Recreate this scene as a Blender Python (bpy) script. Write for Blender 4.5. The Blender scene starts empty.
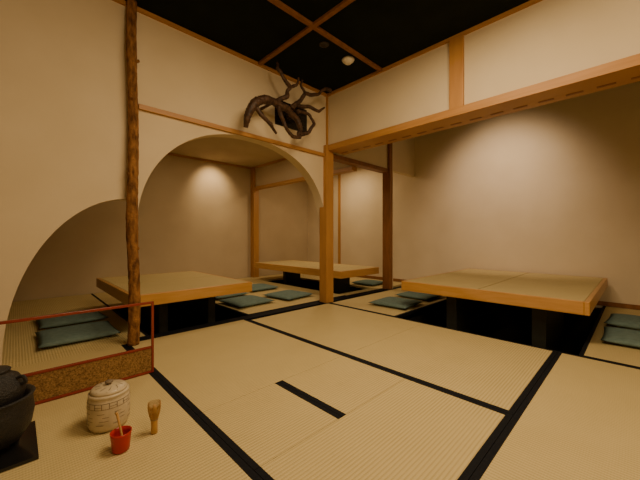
import bpy, bmesh, math, random
from mathutils import Vector, Matrix
random.seed(4)
D = bpy.data

# ------------------------------------------------------------------ materials
def new_mat(name, col, rough=0.6, spec=0.3, noise=None, nscale=(8,8,8), bump=0.0, bscale=60, metallic=0.0):
    m = D.materials.new(name); m.use_nodes = True
    nt = m.node_tree; b = nt.nodes['Principled BSDF']
    b.inputs['Base Color'].default_value = (*col, 1)
    b.inputs['Roughness'].default_value = rough
    b.inputs['Specular IOR Level'].default_value = spec
    b.inputs['Metallic'].default_value = metallic
    geo = nt.nodes.new('ShaderNodeNewGeometry')
    if noise:
        mp = nt.nodes.new('ShaderNodeMapping'); mp.inputs['Scale'].default_value = nscale
        nt.links.new(geo.outputs['Position'], mp.inputs['Vector'])
        n = nt.nodes.new('ShaderNodeTexNoise'); n.inputs['Scale'].default_value = 1.0
        n.inputs['Detail'].default_value = 5
        nt.links.new(mp.outputs['Vector'], n.inputs['Vector'])
        r = nt.nodes.new('ShaderNodeValToRGB')
        r.color_ramp.elements[0].position = 0.32; r.color_ramp.elements[1].position = 0.68
        r.color_ramp.elements[0].color = (*col, 1); r.color_ramp.elements[1].color = (*noise, 1)
        nt.links.new(n.outputs['Fac'], r.inputs['Fac'])
        nt.links.new(r.outputs['Color'], b.inputs['Base Color'])
    if bump:
        n2 = nt.nodes.new('ShaderNodeTexNoise'); n2.inputs['Scale'].default_value = bscale
        n2.inputs['Detail'].default_value = 4
        nt.links.new(geo.outputs['Position'], n2.inputs['Vector'])
        bp = nt.nodes.new('ShaderNodeBump'); bp.inputs['Strength'].default_value = bump
        bp.inputs['Distance'].default_value = 0.01
        nt.links.new(n2.outputs['Fac'], bp.inputs['Height'])
        nt.links.new(bp.outputs['Normal'], b.inputs['Normal'])
    return m

def tatami_mat_material(name, axis, c1, c2):
    m = D.materials.new(name); m.use_nodes = True
    nt = m.node_tree; b = nt.nodes['Principled BSDF']
    b.inputs['Roughness'].default_value = 0.65
    b.inputs['Specular IOR Level'].default_value = 0.2
    geo = nt.nodes.new('ShaderNodeNewGeometry')
    w = nt.nodes.new('ShaderNodeTexWave'); w.wave_type = 'BANDS'
    w.bands_direction = axis
    w.inputs['Scale'].default_value = 21; w.inputs['Distortion'].default_value = 0.25
    w.inputs['Detail'].default_value = 1
    nt.links.new(geo.outputs['Position'], w.inputs['Vector'])
    w2 = nt.nodes.new('ShaderNodeTexWave'); w2.wave_type = 'BANDS'
    w2.bands_direction = 'X' if axis == 'Y' else 'Y'
    w2.inputs['Scale'].default_value = 40; w2.inputs['Distortion'].default_value = 0.6
    nt.links.new(geo.outputs['Position'], w2.inputs['Vector'])
    mu = nt.nodes.new('ShaderNodeMath'); mu.operation = 'MULTIPLY_ADD'
    nt.links.new(w2.outputs['Fac'], mu.inputs[0]); mu.inputs[1].default_value = 0.25
    nt.links.new(w.outputs['Fac'], mu.inputs[2])
    n = nt.nodes.new('ShaderNodeTexNoise'); n.inputs['Scale'].default_value = 5; n.inputs['Detail'].default_value = 6
    nt.links.new(geo.outputs['Position'], n.inputs['Vector'])
    ad = nt.nodes.new('ShaderNodeMath'); ad.operation = 'MULTIPLY_ADD'
    nt.links.new(n.outputs['Fac'], ad.inputs[0]); ad.inputs[1].default_value = 0.5
    nt.links.new(mu.outputs[0], ad.inputs[2])
    r = nt.nodes.new('ShaderNodeValToRGB')
    r.color_ramp.elements[0].position = 0.15; r.color_ramp.elements[1].position = 0.95
    r.color_ramp.elements[0].color = (*c1, 1); r.color_ramp.elements[1].color = (*c2, 1)
    nt.links.new(ad.outputs[0], r.inputs['Fac'])
    nt.links.new(r.outputs['Color'], b.inputs['Base Color'])
    bp = nt.nodes.new('ShaderNodeBump'); bp.inputs['Strength'].default_value = 0.5
    bp.inputs['Distance'].default_value = 0.003
    nt.links.new(mu.outputs[0], bp.inputs['Height'])
    nt.links.new(bp.outputs['Normal'], b.inputs['Normal'])
    return m

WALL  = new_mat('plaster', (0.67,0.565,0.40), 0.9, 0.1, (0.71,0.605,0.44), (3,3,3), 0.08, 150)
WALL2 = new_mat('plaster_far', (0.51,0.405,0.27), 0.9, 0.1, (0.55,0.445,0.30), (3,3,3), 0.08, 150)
WOOD  = new_mat('hinoki', (0.41,0.20,0.062), 0.45, 0.35, (0.49,0.25,0.085), (14,14,3))
WOODH = new_mat('hinoki_rail', (0.41,0.20,0.062), 0.45, 0.35, (0.49,0.25,0.085), (3,3,40))
WOODD = new_mat('dark_cedar', (0.20,0.085,0.03), 0.5, 0.3, (0.28,0.12,0.045), (20,20,3))
TABW  = new_mat('table_wood', (0.50,0.26,0.08), 0.35, 0.4, (0.58,0.32,0.11), (4,4,40))
CEIL  = new_mat('black_ceiling', (0.006,0.009,0.0065), 0.85, 0.1, (0.009,0.013,0.009), (6,6,6))
BLACK = new_mat('black_cloth', (0.006,0.007,0.011), 0.8, 0.15, (0.010,0.011,0.016), (80,80,80))
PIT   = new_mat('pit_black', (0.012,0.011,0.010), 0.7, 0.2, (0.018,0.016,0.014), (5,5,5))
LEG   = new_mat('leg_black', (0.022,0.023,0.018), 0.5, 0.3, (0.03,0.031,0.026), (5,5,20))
TATX  = tatami_mat_material('tatami_x', 'X', (0.44,0.34,0.155), (0.61,0.495,0.25))
TATY  = tatami_mat_material('tatami_y', 'Y', (0.44,0.34,0.155), (0.61,0.495,0.25))
CUSH  = new_mat('teal_cloth', (0.125,0.19,0.185), 0.85, 0.15, (0.165,0.245,0.235), (30,30,30), 0.15, 300)
BARK  = new_mat('bark', (0.10,0.042,0.016), 0.8, 0.2, (0.36,0.17,0.06), (40,40,14), 1.0, 60)
ROOT  = new_mat('driftwood', (0.028,0.014,0.009), 0.5, 0.35, (0.10,0.052,0.029), (30,30,30), 0.7, 45)
RED   = new_mat('red_lacquer', (0.20,0.022,0.012), 0.25, 0.5, (0.25,0.03,0.016), (5,5,5))
CUPRED= new_mat('red_cup', (0.36,0.014,0.01), 0.3, 0.5, (0.43,0.02,0.013), (20,20,20))
IRON  = new_mat('cast_iron', (0.010,0.010,0.012), 0.42, 0.5, (0.017,0.017,0.019), (60,60,60), 0.6, 220)
LACQ  = new_mat('black_lacquer', (0.008,0.008,0.009), 0.2, 0.5, (0.012,0.012,0.013), (5,5,5))
BAMB  = new_mat('bamboo', (0.44,0.25,0.085), 0.45, 0.35, (0.54,0.32,0.12), (40,40,10))
CERAM = new_mat('ceramic_cream', (0.50,0.42,0.28), 0.35, 0.5, (0.58,0.49,0.35), (25,25,25))
INK   = new_mat('ink_glaze', (0.16,0.12,0.08), 0.5, 0.3, (0.26,0.20,0.14), (60,60,60))
WHITE = new_mat('white_plastic', (0.78,0.75,0.68), 0.5, 0.3, (0.82,0.79,0.72), (10,10,10))
SPECK = new_mat('speckled_panel', (0.10,0.05,0.018), 0.6, 0.3, (0.36,0.21,0.08), (160,160,160))

# ------------------------------------------------------------------ mesh builder
class MB:
    def __init__(s): s.v=[]; s.f=[]; s.m=[]; s.mats=[]; s.sm=[]
    def mi(s, mat):
        if mat not in s.mats: s.mats.append(mat)
        return s.mats.index(mat)
    def poly(s, pts, faces, mat, smooth=False):
        o=len(s.v); s.v += [tuple(p) for p in pts]; k=s.mi(mat)
        for f in faces:
            s.f.append([o+i for i in f]); s.m.append(k); s.sm.append(smooth)
    def box(s, x0,x1,y0,y1,z0,z1,mat):
        p=[(x0,y0,z0),(x1,y0,z0),(x1,y1,z0),(x0,y1,z0),(x0,y0,z1),(x1,y0,z1),(x1,y1,z1),(x0,y1,z1)]
        s.poly(p,[(0,3,2,1),(4,5,6,7),(0,1,5,4),(1,2,6,5),(2,3,7,6),(3,0,4,7)],mat)
    def slab(s, a, b, th, z0, z1, mat):
        """upright slab from plan point a to plan point b"""
        a=Vector((a[0],a[1]));b=Vector((b[0],b[1])); d=(b-a).normalized(); nn=Vector((-d.y,d.x))*th
        q=[a,b,b+nn,a+nn]
        p=[(v.x,v.y,z0) for v in q]+[(v.x,v.y,z1) for v in q]
        s.poly(p,[(0,3,2,1),(4,5,6,7),(0,1,5,4),(1,2,6,5),(2,3,7,6),(3,0,4,7)],mat)
    def lathe(s, prof, c, mat, n=40, smooth=True):
        pts=[]; fs=[]
        for (r,z) in prof:
            for i in range(n):
                a=2*math.pi*i/n; pts.append((c[0]+r*math.cos(a), c[1]+r*math.sin(a), c[2]+z))
        for j in range(len(prof)-1):
            for i in range(n):
                fs.append((j*n+i, j*n+(i+1)%n, (j+1)*n+(i+1)%n, (j+1)*n+i))
        fs.append(tuple(range(n-1,-1,-1))); fs.append(tuple((len(prof)-1)*n+i for i in range(n)))
        s.poly(pts,fs,mat,smooth)
    def tube(s, path, radii, mat, n=10, sub=6, wob=0.0):
        P=[Vector(p) for p in path]; pts=[]; rs=[]
        for i in range(len(P)-1):
            p0=P[max(i-1,0)];p1=P[i];p2=P[i+1];p3=P[min(i+2,len(P)-1)]
            for k in range(sub):
                t=k/sub
                q=0.5*((2*p1)+(p2-p0)*t+(2*p0-5*p1+4*p2-p3)*t*t+(3*p1-p0-3*p2+p3)*t**3)
                pts.append(q); rs.append(radii[i]*(1-t)+radii[i+1]*t)
        pts.append(P[-1]); rs.append(radii[-1])
        vs=[]; fs=[]; prev=None
        for i,q in enumerate(pts):
            t=(pts[min(i+1,len(pts)-1)]-pts[max(i-1,0)]).normalized()
            if prev is None:
                up=Vector((0,1,0)) if abs(t.y)<0.9 else Vector((1,0,0))
                u=t.cross(up).normalized()
            else: u=(prev-t*prev.dot(t)).normalized()
            prev=u; w=t.cross(u)
            kn=1+random.uniform(-wob,wob)*1.2
            for k in range(n):
                a=2*math.pi*k/n; r=rs[i]*kn*(1+random.uniform(-wob,wob))
                vs.append(q+(u*math.cos(a)+w*math.sin(a))*r)
        for i in range(len(pts)-1):
            for k in range(n):
                fs.append((i*n+k,i*n+(k+1)%n,(i+1)*n+(k+1)%n,(i+1)*n+k))
        fs.append(tuple(range(n-1,-1,-1))); fs.append(tuple((len(pts)-1)*n+k for k in range(n)))
        s.poly(vs,fs,mat,True)
    def done(s, name, bevel=0.0):
        me=D.meshes.new(name); me.from_pydata(s.v,[],s.f); me.update()
        for m in s.mats: me.materials.append(m)
        for i,p in enumerate(me.polygons): p.material_index=s.m[i]; p.use_smooth=s.sm[i]
        bm=bmesh.new(); bm.from_mesh(me); bmesh.ops.recalc_face_normals(bm, faces=bm.faces); bm.to_mesh(me); bm.free()
        ob=D.objects.new(name, me); bpy.context.scene.collection.objects.link(ob)
        if bevel:
            md=ob.modifiers.new('bevel','BEVEL'); md.width=bevel; md.segments=2; md.limit_method='ANGLE'; md.angle_limit=math.radians(40)
        return ob

CZ=2.55; YW=2.674; TH=0.12; XR=2.74; FC=2.19; YB=5.42; XN=4.90; XL=-1.6; YF=-1.8

# ------------------------------------------------------------------ floor with pits
pits=[(0.80,1.68,2.80,4.20),(3.26,3.98,2.95,4.80),(2.80,4.72,0.30,1.68)]
fb=MB()
xs=sorted({XL,XN}|{p[0] for p in pits}|{p[1] for p in pits})
ys=sorted({YF,YB}|{p[2] for p in pits}|{p[3] for p in pits})
for i in range(len(xs)-1):
    for j in range(len(ys)-1):
        cx=(xs[i]+xs[i+1])/2; cy=(ys[j]+ys[j+1])/2
        if any(p[0]<cx<p[1] and p[2]<cy<p[3] for p in pits): continue
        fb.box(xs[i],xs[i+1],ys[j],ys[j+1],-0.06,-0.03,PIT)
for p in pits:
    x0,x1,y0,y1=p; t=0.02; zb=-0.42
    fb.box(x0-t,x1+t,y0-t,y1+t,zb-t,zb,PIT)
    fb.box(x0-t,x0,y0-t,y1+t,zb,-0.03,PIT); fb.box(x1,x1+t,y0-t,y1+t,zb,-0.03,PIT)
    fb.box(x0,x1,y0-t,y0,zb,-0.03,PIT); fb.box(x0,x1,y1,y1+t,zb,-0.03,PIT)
fb.box(0.62,2.68,YW,YW+TH,-0.03,-0.002,BLACK)
fb.box(XL,0.62,YW,YW+TH,-0.03,-0.002,TATX)
fb.box(2.80,4.06,YW,YW+TH,-0.03,-0.001,BLACK)
fb.done('floor')

def tatami(x0,x1,y0,y1,mat,sides='',w=0.025):
    g=0.0010
    x0+=g;x1-=g;y0+=g;y1-=g
    a=MB()
    xa=x0+(w if 'L' in sides else 0); xb=x1-(w if 'R' in sides else 0)
    ya=y0+(w if 'F' in sides else 0); yb=y1-(w if 'B' in sides else 0)
    a.box(xa,xb,ya,yb,-0.03,-0.001,mat)
    if 'L' in sides: a.box(x0,xa,y0,y1,-0.03,0.0,BLACK)
    if 'R' in sides: a.box(xb,x1,y0,y1,-0.03,0.0,BLACK)
    if 'F' in sides: a.box(xa,xb,y0,ya,-0.03,0.0,BLACK)
    if 'B' in sides: a.box(xa,xb,yb,y1,-0.03,0.0,BLACK)
    return a.done('tatami_mat')
A=0.584; C=1.04; B=1.60; R=2.72; Dy=0.39; YE=YW-0.001; Y2=YW+TH+0.001
tatami(-0.42,A,0.55,YE,TATY,'LR')
tatami(-0.42,A,-1.78,0.55,TATY,'LR')
tatami(-1.58,-0.42,-1.78,YE,TATY,'R')
tatami(A,B,1.39,YE,TATY,'LR')
tatami(A,C,0.92,1.39,TATY,'LR')
tatami(C,B,0.92,1.39,TATY,'LR')
tatami(A,B,Dy,0.92,TATY,'LRF')
tatami(B,R,Dy,1.39,TATY,'LRF')
tatami(B,R,1.39,2.61,TATY,'LR')
tatami(A,R,-1.78,Dy,TATX,'LRB')
tatami(2.72,4.88,1.70,2.61,TATX,'LF')
tatami(2.72,4.88,-1.78,0.28,TATX,'LB')
tatami(-1.58,0.78,Y2,YB-0.02,TATX,'R')
tatami(1.70,3.24,Y2,YB-0.02,TATX,'LF')
tatami(3.24,4.88,Y2,2.93,TATX,'')
tatami(0.78,1.70,4.22,YB-0.02,TATX,'')
tatami(3.24,4.88,4.82,YB-0.02,TATX,'')
tatami(4.00,4.88,2.93,4.82,TATX,'')

# ------------------------------------------------------------------ walls
XP=0.62
outline=[(XL,0.0),(-0.06,0.0)]
N=40
for i in range(N+1):
    th=math.pi-(math.pi/2)*i/N
    outline.append((XP+0.68*math.cos(th),0.02+1.065*math.sin(th)))
cx,a_,b_,z0=1.69,1.03,0.95,0.83
big=[]
for i in range(81):
    th=math.pi-math.pi*i/80
    c,s_=math.cos(th),math.sin(th); n=2.25
    big.append((cx+a_*math.copysign(abs(c)**(2/n),c), z0+b_*abs(s_)**(2/n)))
big=[p for p in big if p[0]>0.655]
outline += [(0.655,1.085)]+big
w=MB()
pts=[];fs=[]
n=len(outline)
for (x,z) in outline:
    pts += [(x,YW,z),(x,YW,CZ),(x,YW+TH,z),(x,YW+TH,CZ)]
for i in range(n-1):
    o=4*i;q=o+4
    if abs(outline[i][0]-outline[i+1][0])>1e-6:
        fs += [(o,q,q+1,o+1),(o+2,o+3,q+3,q+2)]
    fs.append((o,o+2,q+2,q))
w.poly(pts,fs,WALL)
w.box(outline[-1][0],2.74,YW,YW+TH,0.84,CZ,WALL)
w.done('wall_arch')
w=MB(); w.box(XR,XR+0.12,YF,YW+TH,1.915,CZ,WALL); w.done('wall_right')
w=MB(); w.box(XN,XN+0.1,YF,YB,-0.03,CZ,WALL); w.done('wall_niche')
w=MB(); w.box(2.86,XN,YW,YW+0.08,1.84,CZ,WALL); w.done('wall_transom')
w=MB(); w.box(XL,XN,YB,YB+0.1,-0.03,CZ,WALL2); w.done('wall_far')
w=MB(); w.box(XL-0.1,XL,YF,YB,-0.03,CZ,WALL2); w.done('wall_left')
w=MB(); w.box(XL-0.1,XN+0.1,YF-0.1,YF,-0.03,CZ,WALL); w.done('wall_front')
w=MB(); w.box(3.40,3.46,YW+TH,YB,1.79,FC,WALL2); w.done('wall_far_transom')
w=MB(); w.box(XL,XN,YF,YW+TH,CZ,CZ+0.05,CEIL); w.done('ceiling')
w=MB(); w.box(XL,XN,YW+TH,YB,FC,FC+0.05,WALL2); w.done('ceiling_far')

# ------------------------------------------------------------------ trim
t=MB(); t.box(2.675,2.80,YW-0.055,YW+0.07,0.0,1.915,WOOD); t.done('corner_post',0.006)
t=MB(); t.box(2.72,2.74,YW-0.02,YW+0.0,1.915,CZ-0.03,WOOD); t.done('trim_1')
t=MB(); t.box(0.67,2.675,YW-0.025,YW,1.775,1.815,WOODH); t.done('trim_2',0.003)
t=MB(); t.box(XL,2.74,YW-0.02,YW,CZ-0.03,CZ,WOODH); t.done('trim_3')
t=MB(); t.box(XR-0.02,XR,YF,YW-0.02,CZ-0.03,CZ,WOODH); t.done('trim_4')
t=MB(); t.box(XR-0.035,XR+0.25,YF,YW-0.055,1.845,1.915,WOODH)
y=-1.6
while y<2.5:
    t.box(XR+0.15,XR+0.18,y,y+0.10,1.842,1.845,WOODD); y+=0.17
t.done('lintel',0.002)
t=MB(); t.box(XR-0.03,XR,1.035,1.155,1.915,CZ-0.03,WOOD); t.done('wall_post',0.004)
t=MB(); t.box(2.80,4.06,YW-0.02,YW+0.1,1.785,1.84,WOODD); t.done('transom_rail',0.003)
t=MB(); t.box(4.06,4.14,YW-0.04,YW+0.09,0.0,CZ,WOODD); t.box(4.14,4.19,YW-0.02,YW+0.08,0.0,CZ,WALL); t.done('niche_post',0.004)
t=MB(); t.box(3.36,3.48,YB-0.12,YB,0.0,FC,WOOD); t.done('alcove_post',0.004)
t=MB(); t.box(3.37,3.47,YW+TH,YB-0.12,1.735,1.79,WOODH); t.done('alcove_lintel',0.003)
t=MB(); t.box(XL,3.36,YB-0.02,YB,FC-0.035,FC,WOODH); t.done('trim_5')
t=MB(); t.box(3.375,3.40,YW+TH,YB-0.12,FC-0.035,FC,WOODH); t.done('trim_6')
t=MB(); t.box(XN-0.02,XN,4.38,4.44,0.0,FC,WOOD); t.done('trim_7')
t=MB(); t.box(XN-0.012,XN,YF,YB,0.0,0.05,WOODD); t.done('baseboard_niche')
t=MB(); t.box(XL,XR-0.02,1.85,1.89,CZ-0.025,CZ,WOODD); t.done('ceiling_batten',0.003)
t=MB(); t.box(1.73,1.77,YF,1.85,CZ-0.025,CZ,WOODD); t.box(1.73,1.77,1.89,YW-0.02,CZ-0.025,CZ,WOODD); t.done('ceiling_batten',0.003)
t=MB(); t.lathe([(0.055,0),(0.062,-0.012),(0.056,-0.022),(0.038,-0.038),(0.03,-0.046)],(2.335,1.99,CZ),WHITE,28); t.done('smoke_detector')
t=MB(); t.lathe([(0.045,0),(0.05,-0.004),(0.045,-0.008),(0.03,-0.006)],(2.0,1.99,CZ),LACQ,28); t.done('ceiling_downlight')

t=MB(); t.box(1.95,2.40,YW-0.008,YW-0.001,1.99,2.26,LACQ)
for i in range(7):
    z=2.01+i*0.034; t.box(1.97,2.38,YW-0.012,YW-0.008,z,z+0.012,LACQ)
t.done('wall_vent',0.001)

# ------------------------------------------------------------------ bark post
b=MB()
path=[];rad=[]
for i in range(19):
    z=CZ*i/18
    path.append((0.628+0.006*math.sin(i*0.7)-0.010*(i/18), YW-0.05+0.005*math.cos(i*1.1), z))
    rad.append(0.041-0.009*i/18+random.uniform(-0.002,0.002))
b.tube(path,rad,BARK,18,5,0.035)
for z,a in [(0.7,0.4),(1.25,3.6),(1.8,4.4),(2.1,0.2)]:
    c=Vector((0.622,YW-0.05,z)); d=Vector((math.cos(a),-abs(math.sin(a)),0.5))
    b.tube([c,c+d*0.025,c+d*0.042],[0.020,0.015,0.010],BARK,8,3,0.1)
b.done('bark_post')

# ------------------------------------------------------------------ driftwood
r=MB()
def br(pts,rads,k=0.95):
    P=[Vector(p) for p in pts]; Q=[P[0]]; R_=[rads[0]*k]
    for i in range(len(P)-1):
        m=(P[i]+P[i+1])/2+Vector((random.uniform(-1,1),random.uniform(-1,1),random.uniform(-1,1)))*0.010
        Q+=[m,P[i+1]]; R_+=[(rads[i]+rads[i+1])/2*k*random.uniform(0.85,1.12),rads[i+1]*k*random.uniform(0.95,1.1)]
    Q[-1]=P[-1]; R_[-1]=rads[-1]
    r.tube(Q,R_,ROOT,10,6,0.05)
# heavy body sweeping over from the lower left
br([(1.50,2.50,1.80),(1.50,2.46,1.90),(1.56,2.44,2.02),(1.68,2.44,2.09),(1.82,2.46,2.10),(1.96,2.48,2.10),(2.10,2.50,2.04),(2.16,2.50,1.94),(2.12,2.48,1.84)],[0.022,0.038,0.046,0.044,0.040,0.034,0.030,0.026,0.018])
br([(1.56,2.45,2.00),(1.62,2.42,1.92),(1.72,2.42,1.86),(1.80,2.44,1.80)],[0.028,0.022,0.018,0.012])
# loop under the body
br([(1.84,2.46,2.09),(1.84,2.42,1.98),(1.90,2.42,1.88),(2.00,2.44,1.82),(2.12,2.46,1.84)],[0.026,0.020,0.018,0.018,0.018])
br([(2.12,2.46,1.86),(2.24,2.46,1.92),(2.30,2.44,2.02),(2.22,2.44,2.10),(2.08,2.46,2.10)],[0.020,0.019,0.018,0.018,0.022])
# rising S-shaped limb
br([(1.82,2.47,2.12),(1.93,2.44,2.20),(1.95,2.42,2.29),(1.86,2.41,2.35),(1.80,2.42,2.42),(1.80,2.43,2.48)],[0.028,0.024,0.021,0.018,0.015,0.009])
br([(1.94,2.42,2.28),(2.02,2.40,2.33),(2.03,2.38,2.40)],[0.017,0.014,0.009])
# long right limb ending in a knob
br([(2.02,2.48,2.12),(2.12,2.46,2.22),(2.18,2.44,2.31),(2.30,2.42,2.33),(2.38,2.41,2.39),(2.44,2.40,2.43),(2.51,2.39,2.42)],[0.030,0.024,0.021,0.019,0.017,0.022,0.020])
br([(2.18,2.44,2.30),(2.10,2.42,2.35),(2.10,2.40,2.41)],[0.016,0.013,0.008])
br([(2.10,2.48,2.17),(2.24,2.45,2.19),(2.36,2.43,2.17),(2.44,2.42,2.23)],[0.024,0.019,0.016,0.010])
r.tube([(2.08,2.5,2.08),(2.10,2.58,2.10),(2.10,2.655,2.10)],[0.018,0.016,0.015],ROOT,9,5,0.05)
r.tube([(1.78,2.46,2.11),(1.78,2.56,2.10),(1.78,2.672,2.10)],[0.018,0.016,0.015],ROOT,9,5,0.05)
r.done('driftwood_sculpture')

# ------------------------------------------------------------------ tables
def table(x0,x1,y0,y1,zt,legs,seam):
    a=MB(); rim=0.032; th=0.10
    a.box(x0,x1,y0,y0+rim,zt-th,zt,TABW); a.box(x0,x1,y1-rim,y1,zt-th,zt,TABW)
    a.box(x0,x0+rim,y0+rim,y1-rim,zt-th,zt,TABW); a.box(x1-rim,x1,y0+rim,y1-rim,zt-th,zt,TABW)
    g=0.005
    ym=(y0+y1)/2
    a.box(x0+rim,x1-rim,y0+rim,ym-g,zt-0.05,zt+0.001,TATX); a.box(x0+rim,x1-rim,ym+g,y1-rim,zt-0.05,zt+0.001,TATX)
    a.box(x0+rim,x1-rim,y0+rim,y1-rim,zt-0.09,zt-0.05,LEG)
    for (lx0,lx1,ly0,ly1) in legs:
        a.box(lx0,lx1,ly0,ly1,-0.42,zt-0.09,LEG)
    return a.done('low_table',0.005)
ZT=0.33
table(0.66,1.77,2.82,4.33,ZT,[(0.95,1.03,3.1,4.0),(1.42,1.50,3.1,4.0)],'x')
table(3.16,4.05,2.82,4.95,ZT,[(3.45,3.80,3.2,3.28),(3.45,3.80,4.4,4.48)],'x')
table(2.95,4.85,0.24,1.77,ZT,[(3.08,3.95,0.52,0.62),(3.08,3.95,1.24,1.34)],'x')

# ------------------------------------------------------------------ cushions
def cushion(x,y,z=0.0,rot=0.0,s=0.25,h=0.055):
    n=16; vs=[];fs=[]
    ca,sa=math.cos(rot),math.sin(rot)
    for side in (1,-1):
        for i in range(n+1):
            for j in range(n+1):
                u=-1+2*i/n; v=-1+2*j/n
                pu=(1-abs(u)**3.5); pv=(1-abs(v)**3.5)
                hh=(pu*pv)**0.5
                k=1-0.04*(1-abs(v)**2)*abs(u); k2=1-0.04*(1-abs(u)**2)*abs(v)
                px=u*s*k; py=v*s*k2
                dim=1-0.25*math.exp(-(u*u+v*v)*30)
                zz=h/2+side*h/2*hh*(dim if side>0 else 1)
                vs.append((x+px*ca-py*sa,y+px*sa+py*ca,z+zz))
    m=(n+1)**2
    for i in range(n):
        for j in range(n):
            a=i*(n+1)+j
            fs.append((a,a+n+1,a+n+2,a+1)); fs.append((m+a,m+a+1,m+a+n+2,m+a+n+1))
    c=MB(); c.poly(vs,fs,CUSH,True); ob=c.done('floor_cushion')
    bm=bmesh.new(); bm.from_mesh(ob.data); bmesh.ops.remove_doubles(bm,verts=bm.verts,dist=0.0005)
    bmesh.ops.recalc_face_normals(bm,faces=bm.faces); bm.to_mesh(ob.data); bm.free()
cushion(2.02,3.95,0.001,0.1); cushion(2.0,3.32,0.001,0.05)
cushion(2.66,4.1,0.001,0.0); cushion(2.62,3.28,0.001,0.12)
cushion(4.3,3.2,0.001,0.05,0.22)
cushion(3.22,2.0,0.001,0.06,0.24); cushion(3.86,2.03,0.001,-0.04,0.24)
cushion(0.36,3.15,0.001,0.0,0.25,0.06); cushion(0.38,3.78,0.001,0.05,0.25,0.06)
cushion(3.38,-0.05,0.001,0.02); cushion(3.98,-0.05,0.001,-0.05,0.25,0.07)

# ------------------------------------------------------------------ low two-fold screen
s=MB()
X0,X1,Ys=-0.16,0.585,2.0
bw=0.013
def leaf(a,b):
    a=Vector(a);b=Vector(b);d=(b-a).normalized(); z=0.0012
    s.slab(a,a+d*bw,bw,z,0.42,RED); s.slab(b-d*bw,b,bw,z,0.42,RED)
    a1=a+d*bw;b1=b-d*bw
    s.slab(a1,b1,bw,0.406,0.42,RED); s.slab(a1,b1,bw,0.145,0.158,RED); s.slab(a1,b1,bw,z,0.015,RED)
    nn=Vector((-d.y,d.x))*0.003
    s.slab(a1+nn,b1+nn,bw-0.006,0.015,0.145,SPECK)
leaf((X0,Ys),(X1,Ys)); leaf((-0.90,1.90),(X0-0.003,Ys))
s.done('low_folding_screen',0.002)

# ------------------------------------------------------------------ tea utensils
c=(0.286,1.581,0.0005)
j=MB()
j.lathe([(0.060,0),(0.068,0.004),(0.075,0.02),(0.077,0.06),(0.077,0.10),(0.075,0.125),(0.070,0.134),(0.074,0.139),(0.074,0.145),(0.066,0.148)],c,CERAM,48)
j.lathe([(0.066,0.148),(0.067,0.155),(0.060,0.163),(0.03,0.169),(0.010,0.171)],c,CERAM,40)
j.lathe([(0.008,0.170),(0.008,0.176),(0.015,0.180),(0.015,0.185),(0.006,0.187)],c,INK,20)
def ring(z,rr,h,a0=0,a1=2*math.pi,n=40):
    vs=[];fs=[]
    for i in range(n+1):
        a=a0+(a1-a0)*i/n
        vs+=[(c[0]+rr*math.cos(a),c[1]+rr*math.sin(a),c[2]+z),(c[0]+rr*math.cos(a),c[1]+rr*math.sin(a),c[2]+z+h)]
    for i in range(n): fs.append((2*i,2*i+2,2*i+3,2*i+1))
    j.poly(vs,fs,INK)
ring(0.120,0.0765,0.002); ring(0.098,0.0776,0.0018)
for k in range(18):
    a=k*2*math.pi/18
    ring(0.100,0.0778,0.020,a,a+0.03,3)
    if k%2: ring(0.108,0.0778,0.0018,a,a+0.35,6)
for k in range(8):
    a=k*2*math.pi/8
    ring(0.035,0.0778,0.002,a,a+0.35,6); ring(0.05,0.0778,0.0018,a+0.15,a+0.6,6); ring(0.065,0.0778,0.0018,a+0.3,a+0.6,6); ring(0.08,0.0778,0.0018,a+0.05,a+0.4,6)
for k in range(10):
    a=k*2*math.pi/10
    vs=[]
    for i,(rr,z) in enumerate([(0.0625,0.1615),(0.045,0.1668),(0.031,0.1695)]):
        for da in (-0.04,0.04): vs.append((c[0]+rr*math.cos(a+da+i*0.2),c[1]+rr*math.sin(a+da+i*0.2),c[2]+z))
    j.poly(vs,[(0,1,3,2),(2,3,5,4)],INK)
j.done('tea_water_jar')

c2=(0.283,1.358,0.0005)
j=MB()
j.lathe([(0.026,0),(0.029,0.004),(0.031,0.03),(0.034,0.06),(0.036,0.070),(0.033,0.070),(0.030,0.055),(0.026,0.012),(0.005,0.010)],c2,CUPRED,36)
j.tube([(c2[0]+0.008,c2[1]-0.01,0.014),(c2[0]+0.002,c2[1]+0.015,0.07),(c2[0]-0.004,c2[1]+0.035,0.115),(c2[0]-0.008,c2[1]+0.036,0.128)],[0.004,0.004,0.0045,0.0055],BAMB,8,6)
j.done('red_tea_cup')

c3=(0.405,1.38,0.0005)
j=MB()
j.lathe([(0.010,0),(0.0125,0.003),(0.012,0.03),(0.013,0.05),(0.0135,0.056)],c3,BAMB,20)
for k in range(44):
    a=2*math.pi*k/44
    def pp(rr,z): return (c3[0]+rr*math.cos(a),c3[1]+rr*math.sin(a),c3[2]+z)
    j.tube([pp(0.012,0.052),pp(0.017,0.07),pp(0.0225,0.095),pp(0.0235,0.115),pp(0.0225,0.126)],[0.0011,0.0010,0.0009,0.0008,0.0006],BAMB,4,3)
j.lathe([(0.006,0.05),(0.009,0.07),(0.009,0.10),(0.005,0.115)],c3,BAMB,14)
j.lathe([(0.0146,0.056),(0.0150,0.059),(0.0146,0.062)],c3,INK,18)
j.done('bamboo_tea_whisk')

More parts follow.
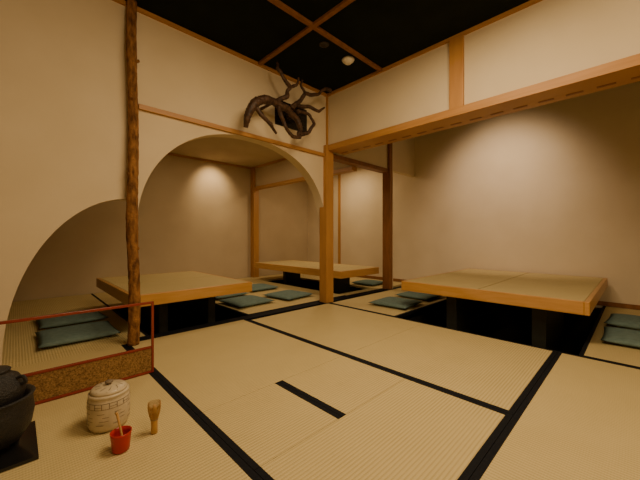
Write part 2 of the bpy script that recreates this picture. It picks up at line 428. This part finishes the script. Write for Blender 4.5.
c4=(-0.065,1.66,0.0005)
j=MB()
j.box(c4[0]-0.15,c4[0]+0.125,c4[1]-0.15,c4[1]+0.15,0.0005,0.012,LACQ)
for k in range(3):
    a=2*math.pi*k/3+0.5
    px,py=c4[0]+0.07*math.cos(a),c4[1]+0.07*math.sin(a)
    j.lathe([(0.016,0.012),(0.014,0.02),(0.012,0.04)],(px,py,0),IRON,12)
j.lathe([(0.05,0.03),(0.085,0.045),(0.112,0.09),(0.12,0.14),(0.115,0.185),(0.118,0.20),(0.122,0.205),(0.112,0.208),(0.10,0.195),(0.09,0.15)],c4,IRON,48)
j.lathe([(0.06,0.15),(0.088,0.19),(0.096,0.225),(0.092,0.250),(0.075,0.278),(0.055,0.290),(0.05,0.302),(0.054,0.305),(0.05,0.309),(0.02,0.315),(0.008,0.316)],c4,IRON,48)
j.lathe([(0.006,0.315),(0.005,0.324),(0.012,0.332),(0.012,0.340),(0.005,0.346)],c4,IRON,16)
for a in (-0.5,-0.5+math.pi):
    p=Vector((c4[0]+0.085*math.cos(a),c4[1]+0.085*math.sin(a),0.25)); d=Vector((math.cos(a),math.sin(a),0))
    j.tube([p,p+d*0.02+Vector((0,0,0.005)),p+d*0.012+Vector((0,0,0.028)),p-d*0.012+Vector((0,0,0.02))],[0.006,0.006,0.006,0.006],IRON,8,5)
j.done('iron_kettle_on_brazier')

# ------------------------------------------------------------------ lights
def area(name,loc,rot,size,power,col=(1,0.74,0.45),sy=None):
    l=D.lights.new(name,'AREA'); l.energy=power; l.color=col; l.size=size
    if sy: l.shape='RECTANGLE'; l.size_y=sy
    o=D.objects.new(name,l); o.location=loc; o.rotation_euler=rot; bpy.context.scene.collection.objects.link(o); return o
def spot(name,loc,target,power,angle,blend=0.8,col=(1,0.74,0.45),rad=0.05):
    l=D.lights.new(name,'SPOT'); l.energy=power; l.color=col; l.spot_size=math.radians(angle); l.spot_blend=blend; l.shadow_soft_size=rad
    o=D.objects.new(name,l); o.location=loc
    o.rotation_euler=(Vector(target)-Vector(loc)).to_track_quat('-Z','Y').to_euler(); bpy.context.scene.collection.objects.link(o); return o
def point(name,loc,power,rad=0.2,col=(1,0.74,0.45)):
    l=D.lights.new(name,'POINT'); l.energy=power; l.color=col; l.shadow_soft_size=rad
    o=D.objects.new(name,l); o.location=loc; bpy.context.scene.collection.objects.link(o); return o
WARM=(1,0.73,0.41)
area('ceiling_lamp_main',(1.4,0.7,2.5),(0,0,0),1.0,52,WARM)
point('room_fill',(0.7,-0.9,2.3),58,0.25,WARM)  # added soft fill behind the camera, no actual fixture there
spot('niche_spot',(3.65,1.25,2.46),(4.9,1.34,1.45),110,88,1.0,(1,0.73,0.49),0.12)
spot('far_spot',(2.50,4.95,2.15),(2.56,5.42,1.66),34,85,1.0,WARM)
area('far_lamp',(2.2,4.0,2.16),(0,0,0),0.4,11,WARM)
area('alcove_lamp',(4.2,3.9,2.16),(0,0,0),0.3,14,WARM)

wd=D.worlds.new('world'); bpy.context.scene.world=wd; wd.use_nodes=True
wd.node_tree.nodes['Background'].inputs[0].default_value=(1,0.75,0.5,1)
wd.node_tree.nodes['Background'].inputs[1].default_value=0.02

# ------------------------------------------------------------------ camera
cam=D.cameras.new('camera'); co=D.objects.new('camera',cam); bpy.context.scene.collection.objects.link(co)
co.location=(0,0,0.8); co.rotation_euler=(math.radians(90),0,math.radians(-44.4))
cam.sensor_width=36; cam.lens=17.49; cam.shift_y=-0.0047; cam.clip_start=0.02
bpy.context.scene.camera=co
